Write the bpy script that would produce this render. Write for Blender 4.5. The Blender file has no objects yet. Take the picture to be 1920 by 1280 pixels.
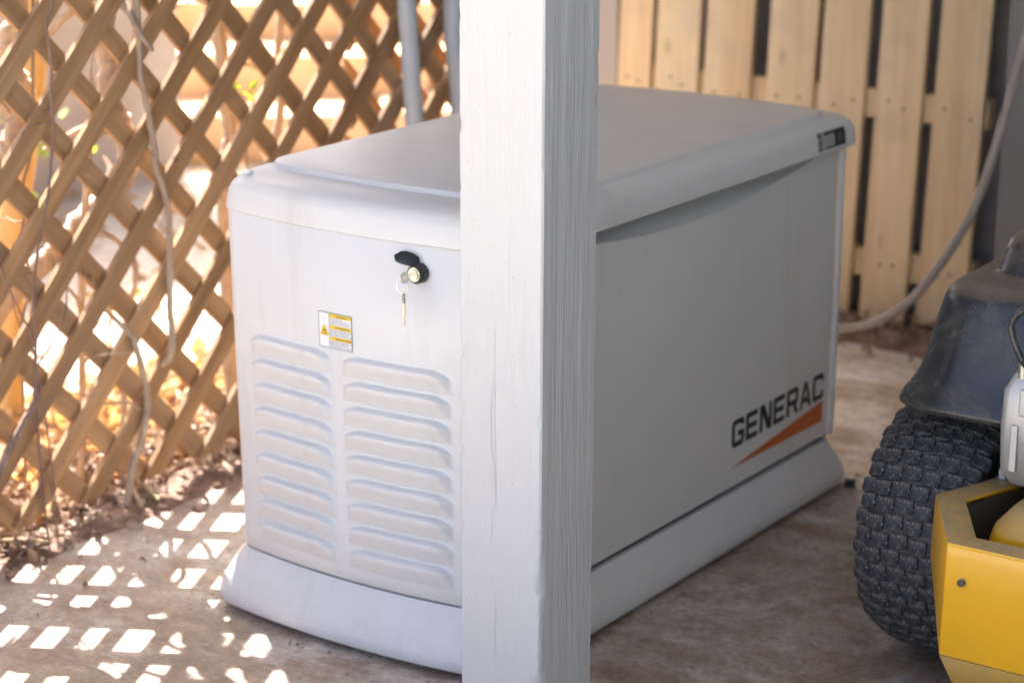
import bpy, bmesh, math, random
from mathutils import Vector, Matrix, noise
R = math.radians
random.seed(11)
S = bpy.context.scene
C = S.collection

# ------------------------------------------------------------------ camera
cd = bpy.data.cameras.new('camera'); cam = bpy.data.objects.new('camera', cd); C.objects.link(cam)
YAW, PIT, ROLL = -0.6033, 0.2771, 0.0037
fw = Vector((math.sin(YAW)*math.cos(PIT), math.cos(YAW)*math.cos(PIT), -math.sin(PIT)))
rt = Vector((math.cos(YAW), -math.sin(YAW), 0)); up = rt.cross(fw)
r2 = rt*math.cos(ROLL)+up*math.sin(ROLL); u2 = -rt*math.sin(ROLL)+up*math.cos(ROLL)
m = Matrix((r2, u2, -fw)).transposed().to_4x4(); m.translation = Vector((1.833, -2.661, 1.501))
cam.matrix_world = m
cd.sensor_width = 36; cd.lens = 4142/1920*36; cd.clip_start = .05; cd.clip_end = 600
cd.dof.use_dof = True; cd.dof.focus_distance = 3.2; cd.dof.aperture_fstop = 3.6; cd.dof.aperture_blades = 0
S.camera = cam

# ------------------------------------------------------------------ sky, sun, exposure
SUN = Vector((-.746, .567, 1.0)).normalized()           # towards the sun
w = bpy.data.worlds.new('World'); S.world = w; w.use_nodes = True
nt = w.node_tree; bg = nt.nodes['Background']
sky = nt.nodes.new('ShaderNodeTexSky'); sky.sky_type = 'NISHITA'; sky.sun_disc = False
sky.sun_elevation = math.asin(SUN.z); sky.sun_rotation = math.atan2(SUN.x, SUN.y)
sky.air_density = .42; sky.dust_density = 5.0; sky.ozone_density = 1.0
nt.links.new(sky.outputs[0], bg.inputs[0]); bg.inputs[1].default_value = .15
sl = bpy.data.lights.new('sun', 'SUN'); sl.energy = 4.5; sl.angle = R(.53); sl.color = (1, .95, .87)
so = bpy.data.objects.new('sun', sl); C.objects.link(so); so.rotation_euler = SUN.to_track_quat('Z', 'Y').to_euler(); so.location = SUN*20
S.view_settings.view_transform = 'Standard'; S.view_settings.look = 'None'
S.view_settings.gamma = 1; S.view_settings.use_curve_mapping = False
S.view_settings.exposure = 2.65
S.render.engine = 'CYCLES'
S.cycles.max_bounces = 6; S.cycles.diffuse_bounces = 4; S.cycles.glossy_bounces = 3
S.cycles.transmission_bounces = 2; S.cycles.use_denoising = True; S.cycles.caustics_reflective = False

# ------------------------------------------------------------------ helpers
def mat(name, col=(.5, .5, .5), rough=.5, metal=0, spec=.5):
    m = bpy.data.materials.new(name); m.use_nodes = True
    b = m.node_tree.nodes['Principled BSDF']
    b.inputs['Base Color'].default_value = (*col, 1); b.inputs['Roughness'].default_value = rough
    b.inputs['Metallic'].default_value = metal; b.inputs['Specular IOR Level'].default_value = spec
    return m, m.node_tree, b
def nd(nt, t, **k):
    n = nt.nodes.new('ShaderNode'+t)
    for a, v in k.items(): setattr(n, a, v)
    return n
def coords(nt, scale=(1, 1, 1), kind='Object', rot=(0, 0, 0)):
    tc = nd(nt, 'TexCoord'); mp = nd(nt, 'Mapping'); mp.inputs['Scale'].default_value = scale; mp.inputs['Rotation'].default_value = rot
    nt.links.new(tc.outputs[kind], mp.inputs['Vector']); return mp.outputs[0]
def noise_n(nt, vec, scale, detail=4, rough=.55, dist=0):
    n = nd(nt, 'TexNoise'); n.inputs['Scale'].default_value = scale; n.inputs['Detail'].default_value = detail
    n.inputs['Roughness'].default_value = rough; n.inputs['Distortion'].default_value = dist
    if vec is not None: nt.links.new(vec, n.inputs['Vector'])
    return n.outputs['Fac']
def ramp(nt, fac, stops):
    r = nd(nt, 'ValToRGB'); e = r.color_ramp.elements
    while len(e) < len(stops): e.new(.5)
    for i, (p, c) in enumerate(stops):
        e[i].position = p; e[i].color = (*c, 1) if len(c) == 3 else c
    nt.links.new(fac, r.inputs[0]); return r.outputs[0]
def mix(nt, fac, a, b, mode='MIX'):
    n = nd(nt, 'Mix', data_type='RGBA', blend_type=mode)
    if isinstance(fac, (int, float)): n.inputs[0].default_value = fac
    else: nt.links.new(fac, n.inputs[0])
    for s, v in ((n.inputs[6], a), (n.inputs[7], b)):
        if isinstance(v, tuple): s.default_value = (*v, 1)
        else: nt.links.new(v, s)
    return n.outputs[2]
def mth(nt, op, a, b=None, clamp=False):
    n = nd(nt, 'Math', operation=op, use_clamp=clamp)
    for s, v in ((n.inputs[0], a), (n.inputs[1], b)):
        if v is None: continue
        if isinstance(v, (int, float)): s.default_value = v
        else: nt.links.new(v, s)
    return n.outputs[0]
def bump(nt, b, h, strength=.3, dist=.002):
    n = nd(nt, 'Bump'); n.inputs['Strength'].default_value = strength; n.inputs['Distance'].default_value = dist
    nt.links.new(h, n.inputs['Height']); nt.links.new(n.outputs[0], b.inputs['Normal']); return n
def setc(nt, b, c): nt.links.new(c, b.inputs['Base Color'])
def gray(v): return (v, v, v)
def dustmask(nt, lo=.3, hi=.9):
    g = nd(nt, 'NewGeometry'); s = nd(nt, 'SeparateXYZ'); nt.links.new(g.outputs['Normal'], s.inputs[0])
    r = nd(nt, 'MapRange'); r.inputs[1].default_value = lo; r.inputs[2].default_value = hi
    nt.links.new(s.outputs[2], r.inputs[0]); return r.outputs[0]
def island(nt): return nd(nt, 'NewGeometry').outputs['Random Per Island']
def orand(nt): return nd(nt, 'ObjectInfo').outputs['Random']

def thing(name, label, cat, loc, group=None, kind=None):
    o = bpy.data.objects.new(name, None); C.objects.link(o); o.location = loc; o.empty_display_size = .05
    o['label'] = label; o['category'] = cat
    if group: o['group'] = group
    return o
def tag(o, label, cat, group=None):
    o['label'] = label; o['category'] = cat
    if group: o['group'] = group
    return o
ORG = {}
def origin(o):
    v = Vector(o.location)
    while o.parent: o = o.parent; v += Vector(o.location)
    return v
def mesh(name, V, F, mt, parent=None, smooth=False, org=None, crease=None):
    me = bpy.data.meshes.new(name)
    o0 = origin(parent) if parent else Vector(org or (0, 0, 0))
    me.from_pydata([tuple(Vector(v)-o0) for v in V], [], F); me.validate(); me.update()
    bm = bmesh.new(); bm.from_mesh(me); bmesh.ops.recalc_face_normals(bm, faces=bm.faces); bm.to_mesh(me); bm.free()
    if smooth:
        me.polygons.foreach_set('use_smooth', [True]*len(me.polygons))
        me.set_sharp_from_angle(angle=R(smooth if smooth is not True else 50))
    me.materials.append(mt)
    o = bpy.data.objects.new(name, me); C.objects.link(o)
    if parent: o.parent = parent
    else: o.location = o0
    return o
def link_copy(src, parent, loc, rot=None):
    o = src.copy(); C.objects.link(o); o.parent = parent; o.location = loc
    if rot is not None: o.rotation_euler = rot
    return o
class MB:
    def __init__(s): s.V = []; s.F = []
    def add(s, V, F):
        n = len(s.V); s.V += [tuple(v) for v in V]; s.F += [tuple(i+n for i in f) for f in F]; return s
    def box(s, a, b, ch=0):
        (x0, y0, z0), (x1, y1, z1) = a, b
        if not ch:
            V = [(x, y, z) for z in (z0, z1) for x, y in ((x0, y0), (x1, y0), (x1, y1), (x0, y1))]
            F = [(0, 3, 2, 1), (4, 5, 6, 7), (0, 1, 5, 4), (1, 2, 6, 5), (2, 3, 7, 6), (3, 0, 4, 7)]
            return s.add(V, F)
        bm = bmesh.new(); bmesh.ops.create_cube(bm, size=1)
        for v in bm.verts: v.co = Vector(((x0+x1)/2+v.co.x*(x1-x0), (y0+y1)/2+v.co.y*(y1-y0), (z0+z1)/2+v.co.z*(z1-z0)))
        bmesh.ops.bevel(bm, geom=bm.edges[:], offset=ch, segments=2, affect='EDGES', profile=.6)
        bm.verts.index_update()
        s.add([v.co.copy() for v in bm.verts], [[v.index for v in f.verts] for f in bm.faces]); bm.free(); return s
    def tube(s, pts, rad, n=8, cap=True, wob=0):
        pts = [Vector(p) for p in pts]; rings = []
        if not isinstance(rad, (list, tuple)): rad = [rad]*len(pts)
        prev = None
        for i, p in enumerate(pts):
            t = (pts[min(i+1, len(pts)-1)]-pts[max(i-1, 0)]).normalized()
            if prev is None: prev = t.orthogonal().normalized()
            a = (prev-t*prev.dot(t)).normalized(); prev = a; b = t.cross(a)
            rings.append([p+(a*math.cos(k*2*math.pi/n)+b*math.sin(k*2*math.pi/n))*rad[i]*(1+wob*(random.random()-.5)) for k in range(n)])
        V = [v for r in rings for v in r]; F = []
        for i in range(len(pts)-1):
            for k in range(n):
                k2 = (k+1) % n; F.append((i*n+k, i*n+k2, (i+1)*n+k2, (i+1)*n+k))
        if cap: F.append(tuple(range(n))[::-1]); F.append(tuple((len(pts)-1)*n+k for k in range(n)))
        return s.add(V, F)
    def loft(s, rings, cap0=True, cap1=True, closed=True):
        n = len(rings[0]); V = [v for r in rings for v in r]; F = []
        for i in range(len(rings)-1):
            for k in range(n if closed else n-1):
                k2 = (k+1) % n; F.append((i*n+k, i*n+k2, (i+1)*n+k2, (i+1)*n+k))
        if cap0: F.append(tuple(range(n))[::-1])
        if cap1: F.append(tuple((len(rings)-1)*n+k for k in range(n)))
        return s.add(V, F)
    def prism(s, poly, ax, a, b):
        """polygon in the two axes other than ax, extruded from a to b"""
        def P(q, t): l = [q[0], q[1]]; l.insert(ax, t); return tuple(l)
        n = len(poly); V = [P(q, a) for q in poly]+[P(q, b) for q in poly]
        F = [tuple(range(n))[::-1], tuple(range(n, 2*n))]+[(k, (k+1) % n, n+(k+1) % n, n+k) for k in range(n)]
        return s.add(V, F)
    def obj(s, name, mt, parent=None, smooth=False, org=None): return mesh(name, s.V, s.F, mt, parent, smooth, org)
def spline(P, sub=5):
    P = [Vector(p) for p in P]; out = []
    for i in range(len(P)-1):
        a, b, c, d = P[max(i-1, 0)], P[i], P[i+1], P[min(i+2, len(P)-1)]
        for k in range(sub):
            t = k/sub; out.append(.5*((2*b)+(c-a)*t+(2*a-5*b+4*c-d)*t*t+(3*b-a-3*c+d)*t**3))
    out.append(P[-1]); return out
def rrect(x0, x1, y0, y1, r, bow=0, n=7, nx=14, ny=10, z=0):
    """rounded rectangle, counter-clockwise, its -y and +y ends bowed outwards by bow"""
    P = []
    def line(a, b, k):
        for i in range(1, k): P.append((a[0]+(b[0]-a[0])*i/k, a[1]+(b[1]-a[1])*i/k))
    def arc(cx, cy, a0):
        for i in range(n+1):
            t = R(a0+90*i/n); P.append((cx+r*math.cos(t), cy+r*math.sin(t)))
    arc(x0+r, y0+r, 180); line((x0+r, y0), (x1-r, y0), nx); arc(x1-r, y0+r, 270); line((x1, y0+r), (x1, y1-r), ny)
    arc(x1-r, y1-r, 0); line((x1-r, y1), (x0+r, y1), nx); arc(x0+r, y1-r, 90); line((x0, y1-r), (x0, y0+r), ny)
    xc, hw = (x0+x1)/2, (x1-x0)/2; out = []
    for x, y in P:
        t = (x-xc)/hw; s = 1-2*(y-y0)/(y1-y0); out.append((x, y+bow*t*t*max(-1, min(1, s*1.6)), z))
    return out

# ------------------------------------------------------------------ materials
def m_concrete():
    m, nt, b = mat('concrete', rough=.75)
    v = coords(nt, kind='Object')
    big = noise_n(nt, v, 2.6, 7, .68, .9); mid = noise_n(nt, v, 9, 7, .7, .5); fine = noise_n(nt, v, 90, 3)
    st = coords(nt, (9, 170, 1)); streak = noise_n(nt, st, 1, 4, .6)
    st2 = coords(nt, (2.4, 6.5, 1), rot=(0, 0, .35)); smear = noise_n(nt, st2, 1, 4, .6)
    c = ramp(nt, big, [(.32, (.20, .128, .078)), (.44, (.32, .232, .16)), (.53, (.43, .355, .285)), (.66, (.56, .515, .455))])
    c = mix(nt, mth(nt, 'MULTIPLY', ramp(nt, smear, [(.52, gray(0)), (.72, gray(1))]), .55), c, (.68, .66, .66))
    c = mix(nt, mth(nt, 'MULTIPLY', ramp(nt, mid, [(.5, gray(0)), (.75, gray(1))]), .6), c, (.22, .135, .09))
    c = mix(nt, .30, c, ramp(nt, streak, [(.3, gray(.22)), (.7, gray(.8))]), 'OVERLAY')
    c = mix(nt, .28, c, ramp(nt, fine, [(.3, gray(.15)), (.7, gray(.9))]), 'OVERLAY')
    pt = noise_n(nt, v, 24, 7, .72, .6); c = mix(nt, .32, c, ramp(nt, pt, [(.38, gray(.22)), (.62, gray(.78))]), 'OVERLAY')
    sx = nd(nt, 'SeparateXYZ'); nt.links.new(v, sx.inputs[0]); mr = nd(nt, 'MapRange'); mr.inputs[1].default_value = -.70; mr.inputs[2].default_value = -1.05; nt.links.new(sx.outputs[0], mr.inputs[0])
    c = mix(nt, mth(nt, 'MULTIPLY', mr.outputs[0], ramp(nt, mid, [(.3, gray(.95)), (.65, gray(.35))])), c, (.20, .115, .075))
    setc(nt, b, c)
    nt.links.new(ramp(nt, big, [(.3, gray(.55)), (.7, gray(.85))]), b.inputs['Roughness'])
    h = mth(nt, 'ADD', mth(nt, 'MULTIPLY', streak, 1.0), mth(nt, 'MULTIPLY', fine, .5)); bump(nt, b, h, .55, .003)
    return m
def m_soil():
    m, nt, b = mat('pale_soil', rough=.95)
    v = coords(nt); big = noise_n(nt, v, 1.1, 5, .6); fine = noise_n(nt, v, 60, 4)
    c = ramp(nt, big, [(.3, (.36, .29, .22)), (.7, (.50, .44, .36))])
    c = mix(nt, .5, c, ramp(nt, fine, [(.3, gray(.2)), (.7, gray(.85))]), 'OVERLAY'); setc(nt, b, c); bump(nt, b, fine, .6, .01); return m
def m_dirt():
    m, nt, b = mat('dark_dirt', rough=.95)
    v = coords(nt); f = noise_n(nt, v, 35, 6, .7)
    setc(nt, b, ramp(nt, f, [(.3, (.12, .07, .05)), (.55, (.24, .145, .105)), (.75, (.36, .25, .20))])); bump(nt, b, f, .9, .02); return m
def m_coat(name, col, low=0):
    m, nt, b = mat(name, col, .34)
    v = coords(nt); f = noise_n(nt, v, 3.2, 6, .65, .5); g = noise_n(nt, v, 420, 2); sm = noise_n(nt, coords(nt, (14, 14, 1.5)), 1, 5, .65)
    c = mix(nt, mth(nt, 'MULTIPLY', ramp(nt, f, [(.45, gray(0)), (.8, gray(1))]), .22), col, (col[0]*.82, col[1]*.78, col[2]*.72))
    c = mix(nt, mth(nt, 'MULTIPLY', ramp(nt, sm, [(.55, gray(0)), (.8, gray(1))]), .24), c, (.40, .35, .30))
    sz = nd(nt, 'SeparateXYZ'); nt.links.new(v, sz.inputs[0]); mr = nd(nt, 'MapRange'); mr.inputs[1].default_value = .26; mr.inputs[2].default_value = 0; nt.links.new(sz.outputs[2], mr.inputs[0])
    du = noise_n(nt, v, 28, 7, .75); c = mix(nt, mth(nt, 'MULTIPLY', mr.outputs[0], ramp(nt, du, [(.48, gray(0)), (.78, gray(low))])), c, (.46, .39, .32))
    setc(nt, b, c)
    nt.links.new(ramp(nt, f, [(.3, gray(.3)), (.75, gray(.46))]), b.inputs['Roughness']); bump(nt, b, g, .06, .0006); return m
def m_post():
    m, nt, b = mat('white_painted_wood', (.55, .55, .55), .38)
    warp = noise_n(nt, coords(nt, (5, 5, 1.6)), 1, 3)
    tc = nd(nt, 'TexCoord'); ad = nd(nt, 'VectorMath', operation='ADD'); cb = nd(nt, 'CombineXYZ')
    wv = mth(nt, 'MULTIPLY', warp, .05); nt.links.new(wv, cb.inputs[0]); nt.links.new(wv, cb.inputs[1])
    nt.links.new(tc.outputs['Object'], ad.inputs[0]); nt.links.new(cb.outputs[0], ad.inputs[1])
    mp = nd(nt, 'Mapping'); mp.inputs['Scale'].default_value = (1, 1, .028); nt.links.new(ad.outputs[0], mp.inputs[0])
    gr = noise_n(nt, mp.outputs[0], 190, 5, .6); gr2 = noise_n(nt, mp.outputs[0], 55, 3, .5)
    lump = noise_n(nt, coords(nt, (1, 1, .5)), 22, 3)
    sp = noise_n(nt, coords(nt), 210, 1, .3)
    crack = ramp(nt, gr2, [(.70, gray(0)), (.74, gray(1))])
    c = mix(nt, mth(nt, 'MULTIPLY', ramp(nt, sp, [(.77, gray(0)), (.80, gray(1))]), .55), (.55, .55, .55), (.30, .27, .24))
    c = mix(nt, mth(nt, 'MULTIPLY', crack, .18), c, (.5, .5, .5))
    dz = nd(nt, 'SeparateXYZ'); nt.links.new(coords(nt), dz.inputs[0])
    setc(nt, b, c)
    h = mth(nt, 'SUBTRACT', mth(nt, 'ADD', mth(nt, 'MULTIPLY', gr, .5), mth(nt, 'ADD', gr2, mth(nt, 'MULTIPLY', lump, .8))), mth(nt, 'MULTIPLY', crack, .9))
    bump(nt, b, h, .72, .0034); return m
def m_wood(name, dark, light, axis_scale, rough=.7, knots=False, gscale=1, vary=.22, weather=0):
    m, nt, b = mat(name, rough=rough)
    r = orand(nt); tc = nd(nt, 'TexCoord'); ad = nd(nt, 'VectorMath', operation='ADD'); mu = mth(nt, 'MULTIPLY', r, 37.0)
    cb = nd(nt, 'CombineXYZ')
    for i in range(3): nt.links.new(mu, cb.inputs[i])
    nt.links.new(tc.outputs['Object'], ad.inputs[0]); nt.links.new(cb.outputs[0], ad.inputs[1])
    mp = nd(nt, 'Mapping'); mp.inputs['Scale'].default_value = axis_scale; nt.links.new(ad.outputs[0], mp.inputs[0])
    g = noise_n(nt, mp.outputs[0], 34*gscale, 6, .62, .35); g2 = noise_n(nt, mp.outputs[0], 9*gscale, 3, .5, .6)
    c = ramp(nt, g, [(.3, dark), (.68, light)])
    c = mix(nt, .5, c, ramp(nt, g2, [(.3, gray(.3)), (.7, gray(.72))]), 'OVERLAY')
    c = mix(nt, mth(nt, 'MULTIPLY', r, vary), c, tuple(x*.78 for x in dark))
    if weather:
        wn = noise_n(nt, mp.outputs[0], 3.0, 5, .65); c = mix(nt, mth(nt, 'MULTIPLY', ramp(nt, wn, [(.48, gray(0)), (.72, gray(1))]), weather), c, (.34, .27, .215))
        kn = noise_n(nt, ad.outputs[0], 26, 2, .4); c = mix(nt, mth(nt, 'MULTIPLY', ramp(nt, kn, [(.72, gray(0)), (.77, gray(1))]), .7), c, (.09, .05, .03))
    if knots:
        vo = nd(nt, 'TexVoronoi'); vo.inputs['Scale'].default_value = 4.2; mk = nd(nt, 'Mapping'); mk.inputs['Scale'].default_value = (2.2, 1, 1)
        nt.links.new(ad.outputs[0], mk.inputs[0]); nt.links.new(mk.outputs[0], vo.inputs['Vector'])
        c = mix(nt, mth(nt, 'MULTIPLY', ramp(nt, vo.outputs['Distance'], [(.05, gray(1)), (.14, gray(0))]), .35), c, (.20, .10, .05))
        lo = noise_n(nt, tc.outputs['Object'], 5, 4); c = mix(nt, mth(nt, 'MULTIPLY', ramp(nt, lo, [(.5, gray(0)), (.75, gray(1))]), .4), c, (.42, .34, .26))
    setc(nt, b, c); bump(nt, b, g, .5, .002); return m
def m_rubber():
    m, nt, b = mat('tyre_rubber', rough=.62, spec=.4)
    v = coords(nt); f = noise_n(nt, v, 60, 5, .7); sp = noise_n(nt, v, 230, 3, .6); d = noise_n(nt, v, 16, 4, .6)
    c = ramp(nt, f, [(.3, (.022, .024, .028)), (.75, (.05, .052, .056))])
    c = mix(nt, mth(nt, 'MULTIPLY', ramp(nt, d, [(.40, gray(0)), (.70, gray(1))]), .6), c, (.20, .18, .15))
    c = mix(nt, ramp(nt, sp, [(.60, gray(0)), (.68, gray(1))]), c, (.50, .51, .54)); setc(nt, b, c); bump(nt, b, f, .4, .002); return m
def m_dusty(name, col, rough, dust=(.33, .27, .19), amt=.8, lo=.35, spec=.5, specks=.5, base_dust=.25, coat=0):
    m, nt, b = mat(name, col, rough, 0, spec)
    v = coords(nt); n1 = noise_n(nt, v, 9, 6, .68, .6); n2 = noise_n(nt, v, 380, 2, .5); n3 = noise_n(nt, v, 30, 5, .7)
    up = dustmask(nt, lo, .95)
    a = mth(nt, 'MULTIPLY', up, mth(nt, 'MULTIPLY', ramp(nt, n3, [(.2, gray(.45)), (.7, gray(1))]), amt))
    a = mth(nt, 'ADD', a, mth(nt, 'MULTIPLY', ramp(nt, n1, [(.45, gray(0)), (.75, gray(1))]), base_dust), True)
    c = mix(nt, a, col, dust)
    spk = mth(nt, 'MULTIPLY', ramp(nt, n2, [(.70, gray(0)), (.75, gray(1))]), mth(nt, 'MULTIPLY', ramp(nt, n1, [(.35, gray(.1)), (.6, gray(1))]), specks))
    c = mix(nt, spk, c, (.55, .50, .42)); setc(nt, b, c)
    rr = nd(nt, 'MapRange'); rr.inputs[3].default_value = rough; rr.inputs[4].default_value = .9
    nt.links.new(mth(nt, 'ADD', a, spk, True), rr.inputs[0]); nt.links.new(rr.outputs[0], b.inputs['Roughness'])
    b.inputs['Coat Weight'].default_value = coat
    bump(nt, b, mth(nt, 'ADD', n3, n2), .12, .001); return m
def m_bark(name, a, c_):
    m, nt, b = mat(name, rough=.85)
    f = noise_n(nt, coords(nt, (1, 1, .25)), 45, 6, .7); setc(nt, b, ramp(nt, f, [(.3, a), (.7, c_)])); bump(nt, b, f, .8, .004); return m
def m_leaf(name, cols, trans=.5):
    m, nt, b = mat(name, rough=.7)
    c = ramp(nt, island(nt), [(i/max(1, len(cols)-1), q) for i, q in enumerate(cols)])
    f = noise_n(nt, coords(nt), 120, 3); c = mix(nt, .4, c, ramp(nt, f, [(.3, gray(.3)), (.7, gray(.7))]), 'OVERLAY'); setc(nt, b, c)
    tr = nd(nt, 'BsdfTranslucent'); nt.links.new(c, tr.inputs[0]); ms = nd(nt, 'MixShader'); ms.inputs[0].default_value = trans
    out = nt.nodes['Material Output']; nt.links.new(b.outputs[0], ms.inputs[1]); nt.links.new(tr.outputs[0], ms.inputs[2]); nt.links.new(ms.outputs[0], out.inputs[0]); return m
def m_plaster(name, a, c_):
    m, nt, b = mat(name, rough=.9); f = noise_n(nt, coords(nt), 4, 7, .65); g = noise_n(nt, coords(nt), 90, 3)
    setc(nt, b, ramp(nt, f, [(.3, a), (.7, c_)])); bump(nt, b, g, .4, .004); return m
M = {}
M['concrete'] = m_concrete(); M['soil'] = m_soil(); M['dirt'] = m_dirt()
M['coat'] = m_coat('bisque_powder_coat', (.75, .75, .74)); M['coat2'] = m_coat('lid_powder_coat', (.72, .722, .715), .3)
M['post'] = m_post()
M['bounce_apron'] = m_plaster('pale_bounce_apron', (.56, .54, .455), (.65, .63, .54))
M['lattice'] = m_wood('lattice_wood', (.26, .14, .062), (.50, .305, .155), (.06, 1, 1), .75, vary=.5, weather=.3)
M['pine'] = m_wood('pallet_pine', (.71, .53, .295), (.86, .695, .44), (1, 1, .05), .7, True)
M['greywood'] = m_wood('weathered_wood', (.09, .07, .055), (.19, .155, .125), (1, 1, .05), .85)
M['rubber'] = m_rubber(); M['carcass'] = m_dusty('dusty_tyre_grooves', (.035, .035, .036), .8, dust=(.20, .18, .155), amt=.2, base_dust=.75, specks=.4)
M['plastic'] = m_dusty('black_plastic', (.020, .022, .026), .22, amt=.5, lo=.55, base_dust=.2, specks=.6)
M['yellow'] = m_dusty('yellow_paint', (.88, .45, .006), .30, dust=(.40, .30, .17), amt=1.0, lo=.25, base_dust=.08, specks=.4, coat=.3)
M['yellowdirt'] = m_dusty('dusty_yellow_paint', (.62, .36, .03), .5, dust=(.42, .31, .18), amt=1.0, lo=-.9, base_dust=.4, specks=.4)
M['alu'] = m_dusty('cast_aluminium', (.55, .55, .54), .42, amt=.4, base_dust=.25, specks=.3); M['alu'].node_tree.nodes['Principled BSDF'].inputs['Metallic'].default_value = .6
M['darksteel'] = m_dusty('dark_steel', (.06, .05, .04), .6, dust=(.22, .16, .10), amt=.9, base_dust=.5)
M['zinc'], _, _ = mat('zinc', (.55, .56, .50), .35, .9)
M['black'], _, _ = mat('black_lock_plastic', (.018, .024, .024), .38)
M['chrome'], _, _ = mat('chrome', (.78, .77, .70), .16, 1)
M['brass'], _, _ = mat('nickel_key', (.62, .60, .53), .3, 1)
M['dark'], _, _ = mat('gap_shade_and_dark_parts', (.02, .022, .024), .8)  # near-black colour for shade in the base gap; also seam, bolt and liner
M['ink'], _, _ = mat('black_ink', (.015, .015, .014), .5)
M['orange'], _, _ = mat('orange_ink', (.60, .135, .02), .45)
M['white'], _, _ = mat('sticker_white', (.86, .87, .88), .4)
M['badge'], _, _ = mat('grey_badge', (.40, .385, .36), .45)
M['green'], _, _ = mat('sticker_green_edge', (.10, .26, .19), .5)
M['amber'], _, _ = mat('sticker_amber', (.90, .58, .02), .45)
M['textgrey'], _, _ = mat('sticker_text', (.10, .10, .13), .5)
M['pipe'], _, _ = mat('grey_conduit', (.46, .52, .58), .4)
M['siding'] = m_plaster('grey_siding', (.30, .297, .295), (.38, .377, .375))
M['greypanel'] = m_plaster('grey_panel_paint', (.20, .195, .19), (.25, .245, .235))
M['ceiling'] = m_plaster('ceiling_paint', (.55, .545, .53), (.64, .635, .62))
M['bluewall'] = m_plaster('blue_grey_wall_paint', (.44, .51, .58), (.52, .59, .66)); M['bluedark'] = m_plaster('dark_blue_grey_wall', (.10, .13, .16), (.14, .175, .21))  # bluish tones of the unseen added walls, cooling light on the generator's side
M['stucco'] = m_plaster('taupe_stucco', (.30, .245, .20), (.40, .335, .28))
M['sandstone'] = m_plaster('sandstone', (.58, .36, .19), (.72, .50, .30))
M['hose'] = m_plaster('braided_hose', (.30, .26, .22), (.46, .41, .36))
M['bark'] = m_bark('vine_bark', (.28, .20, .14), (.52, .42, .32)); M['bark2'] = m_bark('thin_vine_bark', (.16, .10, .08), (.36, .25, .19))
M['ochre'] = m_bark('ochre_pole_bark', (.50, .32, .11), (.66, .46, .20)); M['straw'] = m_bark('dry_straw', (.42, .30, .16), (.62, .49, .30))
M['litter'] = m_leaf('dry_leaf_brown', [(.14, .085, .055), (.26, .165, .11), (.36, .25, .18), (.42, .33, .26), (.20, .12, .08)], .15)
M['orangeleaf'] = m_leaf('dry_leaf_orange', [(.44, .20, .05), (.52, .30, .10), (.30, .16, .07), (.58, .42, .23), (.28, .18, .10)], .5)
M['thicket'] = m_leaf('thicket_leaf', [(.07, .09, .025), (.12, .10, .04), (.16, .10, .05), (.06, .08, .02)], .2)
M['greenleaf'] = m_leaf('green_leaf', [(.14, .22, .03), (.30, .34, .03), (.10, .17, .04)], .5)

# ================================================================== SETTING
MB().add([(-150, -150, -.02), (150, -150, -.02), (150, 150, -.02), (-150, 150, -.02)], [(0, 1, 2, 3)]).obj('ground', M['soil'])['kind'] = 'structure'
# concrete slab with a slightly wandering dirt-covered edge
mb = MB(); edge = [(-1.035+.018*noise.noise((y*3.1, 0, 5))-.02, y) for y in [-7+.1*i for i in range(94)]]
top = [(x, y, 0) for x, y in edge if y > -1.65]+[(5.5, 2.3, 0), (5.5, -1.65, 0)]
n = len(top); mb.add(top+[(x, y, -.1) for x, y, z in top], [tuple(range(n))[::-1]]+[(k, (k+1) % n, n+(k+1) % n, n+k) for k in range(n)])
slab = mb.obj('concrete_slab', M['concrete']); slab['kind'] = 'structure'
MB().box((-3.2, -14, -.1), (7, -1.66, -.004)).obj('bounce_apron', M['bounce_apron'])['kind'] = 'structure'  # unseen pale ground added to bounce sunlight onto the front faces
# strip of dirt under the lattice and along the back, gently heaped
def heap(name, x0, x1, y0, y1, nx, ny, h, seed, mt):
    V = []; F = []
    for i in range(nx+1):
        for j in range(ny+1):
            x = x0+(x1-x0)*i/nx; y = y0+(y1-y0)*j/ny; e = min(i, nx-i, 3)/3*min(j, ny-j, 3)/3
            V.append((x, y, -.012+e*(.012+h*(.55+.8*noise.noise((x*6, y*6, seed))+.5*noise.noise((x*17, y*17, seed)))) if e else -.03))
    for i in range(nx):
        for j in range(ny): a = i*(ny+1)+j; F.append((a, a+ny+1, a+ny+2, a+1))
    o = mesh(name, V, F, mt, smooth=80); o['kind'] = 'structure'; return o
heap('dirt_bank', -1.55, -.99, -2.4, 2.5, 24, 190, .016, 3, M['dirt'])
heap('dirt_strip', -1.3, 1.6, 2.12, 2.5, 130, 18, .028, 9, M['dirt'])
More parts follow.
